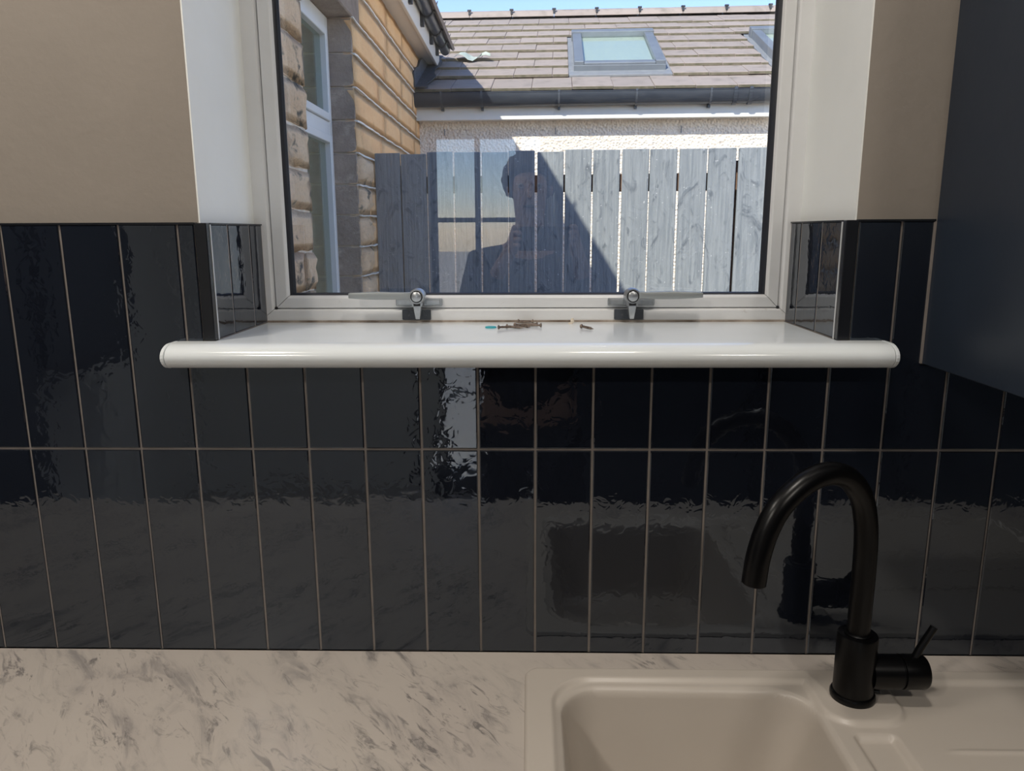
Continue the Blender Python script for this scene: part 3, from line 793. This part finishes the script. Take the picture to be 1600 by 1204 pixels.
def roof_tile_mesh(wd, ln):
    me = MB().box(0.0012, 0, -.024, wd - .0012, ln, 0).mesh('roof_tile', M['rooftile'], bevel=.003)
    me.materials.append(M['mossedge'])
    for p in me.polygons:
        if p.normal.y < -.8: p.material_index = 1
    return me
rtm = roof_tile_mesh(TWD, .40)
rr_ = random.Random(3)
SKY = [(1.165, 1.970), (2.760, 3.560)]; S0, S1 = .385, 1.690
for ci, s in enumerate(courses[:-1]):
    off = -(TWD / 2) * (ci % 2) - .02
    lim = .004 if ci < 5 else -.9
    x = off if ci < 5 else off - 3 * TWD
    while x < HX1 - TWD:
        x0, x1 = x, x + TWD
        if x1 > lim + .016:
            a, b = max(x0, lim), x1
            segs = [(a, b)]
            if S0 - .10 < s < S1 - .12:
                for (q0, q1) in SKY:
                    ns = []
                    for (c0, c1) in segs:
                        if c1 <= q0 or c0 >= q1: ns.append((c0, c1))
                        else:
                            if c0 < q0 - .02: ns.append((c0, q0))
                            if c1 > q1 + .02: ns.append((q1, c1))
                    segs = ns
            ln = .40 if ci else .46
            for c0, c1 in segs:
                full = abs(c1 - c0 - TWD) < 1e-4
                mesh_ = rtm if full and ci else roof_tile_mesh(c1 - c0, ln if not (S0 - .10 < s + .285 < S0 + .1 and any(c1 > q0 and c0 < q1 for q0, q1 in SKY)) else .40)
                link('roof_tile', mesh_, house, rp(c0, s, .026 + rr_.uniform(-.003, .003)), (RA - math.atan(.022 / .285) + rr_.uniform(-.004, .004), 0, rr_.uniform(-.004, .004)))
        x += TWD
# ridge tiles with clips
rid = []
for k in range(9): a = math.pi * k / 8; rid.append((.115 * math.cos(a), .085 * math.sin(a)))
rid += [(.100 * math.cos(math.pi * k / 8), .070 * math.sin(math.pi * k / 8)) for k in range(8, -1, -1)]
rdm = MB().prism(rid, 0, .002, .437).mesh('ridge_tile', M['rooftile'], smooth=True)
clip = MB().box(-.010, -.118, .025, .010, -.104, .075).box(-.020, -.122, .060, .020, -.100, .075).mesh('ridge_clip', M['blackiron'])
ridge_c = rp(0, 2.80, .0)
for k in range(-2, 13):
    x = .155 + .44 * k
    o = link('ridge_tile', rdm, house, (x, ridge_c[1] + .06, ridge_c[2] - .005))
    link('ridge_clip', clip, o, (.0, 0, 0))
# roof lights
def skylight(x0, x1, label):
    sk = link('skylight', None, house, rp(x0, S0), (RA, 0, 0)); sk['label'] = label
    W_, H_ = x1 - x0, S1 - S0
    fl = MB().box(-.0, -.01, -.004, W_, .13, .014).box(0, .12, -.004, .05, H_, .016).box(W_ - .05, .12, -.004, W_, H_, .016).box(0, H_ - .05, -.004, W_, H_, .020)
    fl.build('flashing', M['sky_flash'], sk, local=True, bevel=.002)
    a, b, c_, d, t0, t1 = .045, W_ - .045, .12, H_ - .04, .0, .085
    for nm, q in (('frame_side', (a, c_, t0, a + .075, d, t1)), ('frame_side', (b - .075, c_, t0, b, d, t1)),
                  ('frame_bottom', (a + .076, c_, t0, b - .076, c_ + .08, t1 - .012)), ('frame_top', (a - .01, d - .10, t0, b + .01, d, t1 + .012))):
        MB().box(*q).build(nm, M['sky_metal'], sk, local=True, bevel=.004)
    MB().box(a - .004, c_ - .006, t0 + .01, b + .004, c_ + .008, t1 - .03).build('lower_cover', M['sky_metal'], sk, local=True, bevel=.002)
    MB().box(a + .076, c_ + .081, .052, b - .076, d - .101, .056).build('pane', M['skyglass'], sk, local=True)
    MB().box(a + .079, c_ + .083, .006, b - .079, d - .103, .010 + .034).build('blind', M['blind'], sk, local=True)
    MB().box(a + .13, c_ + .14, .011, b - .13, c_ + .155, .049).build('blind_bar', M['fascia'], sk, local=True)
skylight(*SKY[0], 'roof light wholly in view')
skylight(*SKY[1], 'roof light cut off by the window edge')
# small hooks on the wall and torn felt on the roof
for x in (.20, 1.065, 2.028, 2.98):
    MB().tube([(x, 0.0, hz_(2.275)), (x, -.012, hz_(2.270)), (x, -.013, hz_(2.225))], .004, 6).build('wall_hook', M['sky_metal'], house, local=True)
sc_ = MB(); rows = []
for i in range(9):
    t = i / 8; x = .215 + .30 * t
    zz = .045 + .02 * math.sin(t * 9)
    rows.append((rp(x, .93 + .06 * math.sin(t * 5), zz), rp(x, .82 + .10 * t + .03 * math.sin(t * 11), zz + .006 + .01 * math.cos(t * 7))))
for a, b in rows: sc_.v += [a, b, (b[0], b[1], b[2] + .004), (a[0], a[1], a[2] + .004)]
for i in range(8):
    for k in range(4): sc_.f.append((4 * i + k, 4 * i + (k + 1) % 4, 4 * i + 4 + (k + 1) % 4, 4 * i + 4 + k))
sc_.f += [(0, 1, 2, 3), (35, 34, 33, 32)]
sc_.build('torn_felt', M['scrap'], house, local=True, smooth=True)
# lead flashing against the stone wall
ld = MB(); rows = []
for i in range(10):
    s = -.03 + .11 * i; rows.append((rp(.004, s, .045), rp(.115 - .02 * math.sin(i * 1.7), s, .040), rp(.115 - .02 * math.sin(i * 1.7), s, .046), rp(.022, s, .052), rp(.022, s, .15 + .012 * math.sin(i * 2.3)), rp(.004, s, .15 + .012 * math.sin(i * 2.3))))
for r in rows: ld.v += list(r)
for i in range(9):
    for k in range(6): ld.f.append((6 * i + k, 6 * i + (k + 1) % 6, 6 * i + 6 + (k + 1) % 6, 6 * i + 6 + k))
ld.f += [tuple(range(6)), tuple(range(59, 53, -1))]
ld.build('lead_flashing', M['lead'], house, local=True, smooth=True)

# ================================================================== OUTSIDE: STONE WING ON THE LEFT
SXF = -.865
wing = thing('stone_wing', 'ochre sandstone wing of the house with a white window, left outside', 'building', (SXF, 3.0, -.12))
OY0, OY1, OZ0, OZ1 = 2.07, 2.93, .96, 2.51
YE = 5.50
mo = MB().box(SXF - .30, .332, -.12, SXF - .009, OY0 - .012, 2.82).box(SXF - .30, OY1 + .012, -.12, SXF - .009, YE, 2.82)
mo.box(SXF - .30, OY0 - .012, -.12, SXF - .009, OY1 + .012, OZ0).box(SXF - .30, OY0 - .012, OZ1 + .01, SXF - .009, OY1 + .012, 2.82)
mortar = mo.build('mortar', M['mortar'], wing)
rs = random.Random(21)
def stone_mesh(name, mt, rough, ny=6, nz=4, depth=.05):
    v, f = [], []
    for j in range(nz + 1):
        for i in range(ny + 1):
            y, z = i / ny, j / nz
            edge = min(i, ny - i, 1) * min(j, nz - j, 1)
            x = (rs.uniform(.15, 1.0) * rough if edge else rs.uniform(-.3, 0) * rough * .6)
            jy = 0 if 0 < i < ny else rs.uniform(-.012, .012); jz = 0 if 0 < j < nz else rs.uniform(-.035, .035)
            v.append((x, y + jy, z + jz))
    n = len(v)
    for j in (0, 1):
        for i in (0, 1): v.append((-depth, i, j))
    for j in range(nz):
        for i in range(ny):
            a = j * (ny + 1) + i; f.append((a, a + 1, a + ny + 2, a + ny + 1))
    bl, br, tl, tr = n, n + 1, n + 2, n + 3
    f.append(tuple([k for k in range(ny, -1, -1)] + [bl, br]))
    f.append(tuple([nz * (ny + 1) + k for k in range(ny + 1)] + [tr, tl]))
    f.append(tuple([j * (ny + 1) for j in range(nz + 1)] + [tl, bl]))
    f.append(tuple([j * (ny + 1) + ny for j in range(nz, -1, -1)] + [br, tr]))
    f.append((bl, tl, tr, br))
    me = bpy.data.meshes.new(name); me.from_pydata(v, [], f); me.materials.append(mt)
    for p in me.polygons[:ny * nz]: p.use_smooth = True
    return me
far_m = [stone_mesh('stone', M['stone_far'], .006) for _ in range(6)]
near_m = [stone_mesh('stone', M['stone_near'], .022, 6, 5) for _ in range(6)]
quoin_m = [stone_mesh('stone', M['stone_near'], .036, 6, 5) for _ in range(4)]
ZC = [-.12, .03, .185, .34, .495, .65, .805, .96, 1.115, 1.268, 1.42, 1.575, 1.727, 1.878, 2.035, 2.190, 2.347, 2.510, 2.665, 2.82]
def put_stone(me, y0, y1, z0, z1, gap=.005, zg=.0045):
    wl_ = wloc(mortar)
    return link('stone', me, mortar, (SXF - .002 - wl_.x, y0 + gap - wl_.y, z0 + zg - wl_.z), (0, 0, 0), (1, y1 - y0 - 2 * gap, z1 - z0 - 2 * zg))
for k in range(len(ZC) - 1):
    z0, z1 = ZC[k], ZC[k + 1]; zm = (z0 + z1) / 2
    # near part, up to the window
    y = .34
    cuts = [y]
    while cuts[-1] < (OY0 if OZ0 < zm < OZ1 else 1.95) - .55: cuts.append(cuts[-1] + rs.uniform(.28, .50))
    cuts.append(OY0 if OZ0 < zm < OZ1 else 1.93)
    for a, b in zip(cuts, cuts[1:]): put_stone(rs.choice(near_m), a, b, z0, z1, .003, .004)
    # far part
    st = OY1 if OZ0 < zm < OZ1 else 3.10
    y = st; cuts = [y]
    if zm < 1.878: cuts.append(st + rs.choice((.28, .36)))
    while cuts[-1] < YE - .9: cuts.append(cuts[-1] + rs.uniform(.50, .85))
    cuts.append(YE)
    for q, (a, b) in enumerate(zip(cuts, cuts[1:])):
        put_stone(rs.choice(quoin_m if zm < 1.878 and q == 0 else far_m), a, b, z0, z1, .0012, .0042)
    if zm < OZ0:
        put_stone(rs.choice(near_m), 1.95 if False else 1.93, 2.50, z0, z1); put_stone(rs.choice(near_m), 2.50, 3.10, z0, z1)
    # jamb stones lining the opening, a darker grey-brown than the wall face
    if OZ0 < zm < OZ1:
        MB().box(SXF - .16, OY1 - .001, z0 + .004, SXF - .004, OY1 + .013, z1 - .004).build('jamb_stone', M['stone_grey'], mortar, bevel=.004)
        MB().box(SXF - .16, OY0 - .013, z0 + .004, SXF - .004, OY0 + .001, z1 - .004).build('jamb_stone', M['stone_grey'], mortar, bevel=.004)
for k in range(8, len(ZC) - 1):
    z0 = ZC[k]; ys = OY1 + .004 if OZ0 < z0 < OZ1 + .01 else 3.10
    pt = MB(); n = 34; hs = [rs.uniform(-.0035, .0035) for _ in range(n + 1)]; ws = [rs.uniform(.0030, .0058) for _ in range(n + 1)]
    for i in range(n + 1):
        y = ys + (YE - ys) * i / n; z = z0 + hs[i]; b_ = ws[i]
        pt.v += [(SXF - .012, y, z - b_), (SXF + .0065, y, z - b_ * .8), (SXF + .0065, y, z + b_ * .8), (SXF - .012, y, z + b_)]
    for i in range(n):
        for q in range(4): pt.f.append((4 * i + q, 4 * i + (q + 1) % 4, 4 * i + 4 + (q + 1) % 4, 4 * i + 4 + q))
    pt.f += [(0, 1, 2, 3), (4 * n + 3, 4 * n + 2, 4 * n + 1, 4 * n)]
    pt.build('pointing_line', M['pointing'], mortar)
MB().box(SXF - .20, 1.932, OZ1 + .002, SXF + .002, 3.098, 2.816).build('lintel', M['stone_grey'], mortar, bevel=.006)
MB().box(SXF - .16, OY0 - .05, OZ0 - .06, SXF + .05, OY1 + .05, OZ0 - .002).build('stone_sill', M['stone_grey'], mortar, bevel=.006)
# its white window
ww = link('wing_window', None, wing, (-.12, 0, 0)); ww['label'] = 'white two-part window in the stone wall'
WX = SXF - .120
def wbox(nm, x0, y0, z0, x1, y1, z1, mt, bev=.003): return MB().box(x0, y0, z0, x1, y1, z1).build(nm, mt, ww, bevel=bev)
for y0, y1 in ((OY0 + .002, OY0 + .055), (OY1 - .055, OY1 - .002)): wbox('jamb', WX - .06, y0, OZ0 + .002, WX, y1, OZ1 - .002, M['fascia'])
for z0, z1 in ((OZ0 + .002, OZ0 + .06), (1.955, 2.020), (OZ1 - .062, OZ1 - .002)): wbox('cross_rail', WX - .06, OY0 + .056, z0, WX, OY1 - .056, z1, M['fascia'])
for z0, z1 in ((OZ0 + .062, 1.953), (2.022, OZ1 - .064)):
    a, b = OY0 + .058, OY1 - .058
    for q in ((a, z0, a + .035, z1), (b - .035, z0, b, z1), (a + .036, z0, b - .036, z0 + .035), (a + .036, z1 - .035, b - .036, z1)):
        wbox('casement_bar', WX - .045, q[0], q[1], WX + .012, q[2], q[3], M['fascia'])
    wbox('pane', WX - .02, a + .036, z0 + .036, WX - .016, b - .036, z1 - .036, M['outglass'], 0)
cu = MB()
rows = []
for i in range(61):
    y = OY0 + .02 + (OY1 - OY0 - .04) * i / 60; x = WX - .16 + .018 * math.sin(i * 1.15)
    cu.v += [(x, y, OZ0), (x, y, OZ1), (x - .006, y, OZ1), (x - .006, y, OZ0)]
for i in range(60):
    for k in range(4): cu.f.append((4 * i + k, 4 * i + (k + 1) % 4, 4 * i + 4 + (k + 1) % 4, 4 * i + 4 + k))
cu.f += [(0, 1, 2, 3), (243, 242, 241, 240)]
cu.build('curtain', M['curtain'], ww, smooth=True)
# eaves: soffit, fascia, gutter, roof
EZ = 2.825
MB().box(SXF - .30, .20, EZ, -.752, 5.66, EZ + .014).build('soffit', M['extfascia'], wing)
MB().box(-.7705, .20, EZ - .012, -.748, 5.66, EZ + .165).build('fascia', M['extfascia'], wing, bevel=.003)
egx, egz = -.704, EZ + .150
def half_x(cx, cz, r0, r1, n=12, sq=1.15):
    o_ = [(cx + r1 * math.cos(R(180 + 180 * k / n)), cz + r1 * math.sin(R(180 + 180 * k / n)) * sq) for k in range(n + 1)]
    i_ = [(cx + r0 * math.cos(R(180 + 180 * k / n)), cz + r0 * math.sin(R(180 + 180 * k / n)) * sq) for k in range(n, -1, -1)]
    return o_ + i_
eg = MB().prism(half_x(egx, egz, .0395, .0425), 1, .20, 5.72).build('gutter', M['gutter'], wing, smooth=True)
for y in (.9, 1.55, 2.2, 2.85, 3.45, 4.02, 4.55, 5.05, 5.42):
    b = MB().prism(half_x(egx, egz, .043, .050), 1, y - .014, y + .014)
    b.prism([(egx + .040, egz - .010), (egx + .058, egz - .02), (egx + .078, egz + .050)], 1, y - .008, y + .008)
    b.box(egx - .044, y - .02, egz - .11, egx - .02, y + .02, egz - .03)
    b.build('gutter_bracket', M['blackiron'], eg)
pit = R(38)
def ep(n, t, y): return (-.655 - t * math.cos(pit) - n * -math.sin(pit), y, EZ + .160 + t * math.sin(pit) + n * math.cos(pit))
rd = MB().hexa([ep(-.05, .0, .20), ep(-.05, .0, 5.74), ep(-.05, 3.2, 5.74), ep(-.05, 3.2, .20), ep(-.012, .0, .20), ep(-.012, .0, 5.74), ep(-.012, 3.2, 5.74), ep(-.012, 3.2, .20)])
rdo = rd.build('roof_deck', M['gutter'], wing)
y = .21; wl_ = wloc(rdo)
for k in range(18):
    a, b = .21 + k * .305, .21 + k * .305 + .303
    for t0, t1, n0 in ((-.035, .33, .006), (.29, .64, .012)):
        q = MB().hexa([ep(n0 - .016, t0, a), ep(n0 - .016, t0, b), ep(n0 - .024, t1, b), ep(n0 - .024, t1, a), ep(n0 + .006, t0, a), ep(n0 + .006, t0, b), ep(n0 - .004, t1, b), ep(n0 - .004, t1, a)])
        q.build('roof_tile', M['rooftile'], rdo)

# ================================================================== PHOTOGRAPHER (seen only as a reflection in the glass)
person = thing('person', 'dark haired person in a dark jacket holding up a phone, mirrored in the glass', 'person', (-.005, -1.36, 0))
def skin_mesh(name, chain_pts, edges, radii, mt, parent, root=0, sub=2):
    off = wloc(parent)
    me = bpy.data.meshes.new(name)
    me.from_pydata([(p[0] - off.x, p[1] - off.y, p[2] - off.z) for p in chain_pts], edges, [])
    me.materials.append(mt)
    o = link(name, me, parent)
    md = o.modifiers.new('skin', 'SKIN'); md.use_smooth_shade = True
    sl = me.skin_vertices[0].data
    for i, r in enumerate(radii):
        sl[i].radius = (r, r) if not isinstance(r, tuple) else r
        sl[i].use_root = (i == root)
    s_ = o.modifiers.new('sub', 'SUBSURF'); s_.levels = sub; s_.render_levels = sub
    return o
px, py = -.005, -1.36
V, E_, RD = [], [], []
def addv(p, r, prev=None):
    V.append(p); RD.append(r)
    if prev is not None: E_.append((prev, len(V) - 1))
    return len(V) - 1
pel = addv((px, py, .96), (.150, .105))
bel = addv((px, py, 1.08), (.140, .10), pel); che = addv((px, py, 1.26), (.155, .11), bel); ush = addv((px, py + .0, 1.39), (.10, .085), che)
nk_ = addv((px, py + .005, 1.475), .052, ush); jaw = addv((px, py + .02, 1.565), (.058, .066), nk_); skl = addv((px, py + .012, 1.65), (.072, .088), jaw); top = addv((px, py + .006, 1.705), (.060, .072), skl)
hands = []
for sgn in (-1, 1):
    sh = addv((px + sgn * .175, py - .005, 1.375), .058, ush); el = addv((px + sgn * .225, py + .06, 1.135), .043, sh)
    wr_ = addv((px + sgn * .125 + .04, -1.075, 1.395), .027, el); pm = addv((px + sgn * .100 + .045, -1.045, 1.445), (.030, .018), wr_)
    hands.append((sgn, pm))
    for q, (dz, ln) in enumerate(((.045, .055), (.026, .064), (.006, .062), (-.014, .050))):
        f0 = addv((px + sgn * .098 + .047, -1.035, 1.462 + dz), .0085, pm)
        f1 = addv((px + sgn * .092 + .048, -1.018, 1.463 + dz), .0080, f0)
        addv((px + sgn * (.088 - ln * .2) + .048, -1.008, 1.463 + dz), .0070, f1)
    t0 = addv((px + sgn * .088 + .045, -1.052, 1.452), .0105, pm); addv((px + sgn * .055 + .045, -1.040, 1.470), .0085, t0)
    hip = addv((px + sgn * .095, py, .87), .088, pel); kn = addv((px + sgn * .105, py + .01, .48), .058, hip); an = addv((px + sgn * .110, py - .01, .09), .040, kn); addv((px + sgn * .125, py + .15, .035), (.036, .028), an)
body = skin_mesh('body', V, E_, RD, M['skin'], person)
# jacket: torso and sleeves
V, E_, RD = [], [], []
a0 = addv((px, py, .90), (.168, .122)); a1 = addv((px, py, 1.08), (.160, .118), a0); a2 = addv((px, py, 1.26), (.176, .128), a1); a3 = addv((px, py, 1.385), (.122, .102), a2); addv((px, py + .002, 1.462), (.070, .070), a3)
for sgn in (-1, 1):
    b0 = addv((px + sgn * .178, py - .005, 1.372), .074, a3); b1 = addv((px + sgn * .228, py + .06, 1.135), .058, b0); addv((px + sgn * .138 + .038, -1.10, 1.365), .040, b1)
skin_mesh('jacket', V, E_, RD, M['jacket'], person)
V, E_, RD = [], [], []
a0 = addv((px, py, .93), (.160, .115))
for sgn in (-1, 1):
    b0 = addv((px + sgn * .095, py, .85), .102, a0); b1 = addv((px + sgn * .106, py + .01, .48), .074, b0); addv((px + sgn * .111, py - .01, .08), .060, b1)
skin_mesh('trousers', V, E_, RD, M['trousers'], person)
for sgn in (-1, 1):
    MB().hexa([(px + sgn * .12 - .05, py - .09, 0), (px + sgn * .12 + .05, py - .09, 0), (px + sgn * .13 + .048, py + .20, 0), (px + sgn * .13 - .048, py + .20, 0),
               (px + sgn * .12 - .042, py - .08, .085), (px + sgn * .12 + .042, py - .08, .085), (px + sgn * .13 + .034, py + .18, .05), (px + sgn * .13 - .034, py + .18, .05)]).build('shoe', M['phone'], person, bevel=.018, seg=3, smooth=True)
bm = bmesh.new(); bmesh.ops.create_icosphere(bm, subdivisions=4, radius=1)
rh = random.Random(2)
for v in bm.verts:
    n = v.co.normalized()
    wv = 1 + .07 * math.sin(n.x * 17 + 2 * n.z * 5) * math.cos(n.z * 15 + n.y * 9) + rh.uniform(-.012, .012)
    x, y, z = n.x * .098 * wv, n.y * .112 * wv, n.z * .105 * wv
    if n.y > .15 and n.z < .35:                         # keep the face free
        k_ = min(1, (n.y - .15) / .3) * min(1, (.35 - n.z) / .25); y *= 1 - .55 * k_; x *= 1 - .22 * k_
    if n.z < -.55: z *= .75
    v.co = (x, y - .005, z)
hm = bpy.data.meshes.new('hair'); bm.to_mesh(hm); bm.free(); hm.materials.append(M['hair'])
for p in hm.polygons: p.use_smooth = True
link('hair', hm, person, (0, -.004, 1.672))
fy = py + .098
MB().tube([(px, fy - .006, 1.655), (px, fy + .012, 1.628), (px, fy + .018, 1.612), (px, fy - .004, 1.604)], [.007, .010, .012, .006], 10).build('nose', M['skin'], person, smooth=True)
MB().tube([(px - .022, fy - .014, 1.578), (px, fy - .002, 1.577), (px + .022, fy - .014, 1.578)], [.003, .0055, .003], 8).build('mouth', M['trousers'], person, smooth=True)
for sgn in (-1, 1):
    ey = MB().lathe([(.002, -.010), (.008, -.007), (.0105, 0), (.008, .007), (.002, .010)], (px + sgn * .031, fy - .018, 1.648), 1, 14).build('eye', M['eye'], person, smooth=True)
    MB().lathe([(.001, .0), (.005, -.0005), (.005, .002), (.001, .003)], (px + sgn * .031, fy - .0095, 1.648), 1, 12).build('iris', M['iris'], ey, smooth=True)
    MB().lathe([(.003, -.006), (.016, -.005), (.020, 0), (.014, .004), (.004, .003)], (px + sgn * .078, py + .005, 1.635), 0, 14).build('ear', M['skin'], person, smooth=True)
ph = thing('phone', 'black smartphone held sideways in both hands, mirrored in the glass', 'phone', (.040, -1.024, 1.432))
MB().box(-.042, -1.029, 1.432, .122, -1.0205, 1.508).build('phone_case', M['phone'], ph, bevel=.004, seg=2, smooth=True)
MB().box(-.034, -1.0204, 1.440, .002, -1.0180, 1.502).build('camera_bump', M['phone'], ph, bevel=.001)
for z in (1.455, 1.487): MB().lathe([(.007, .0), (.0075, .0012), (.006, .0016)], (-.010, -1.0180, z), 1, 20).build('lens', M['lens'], ph, smooth=True)
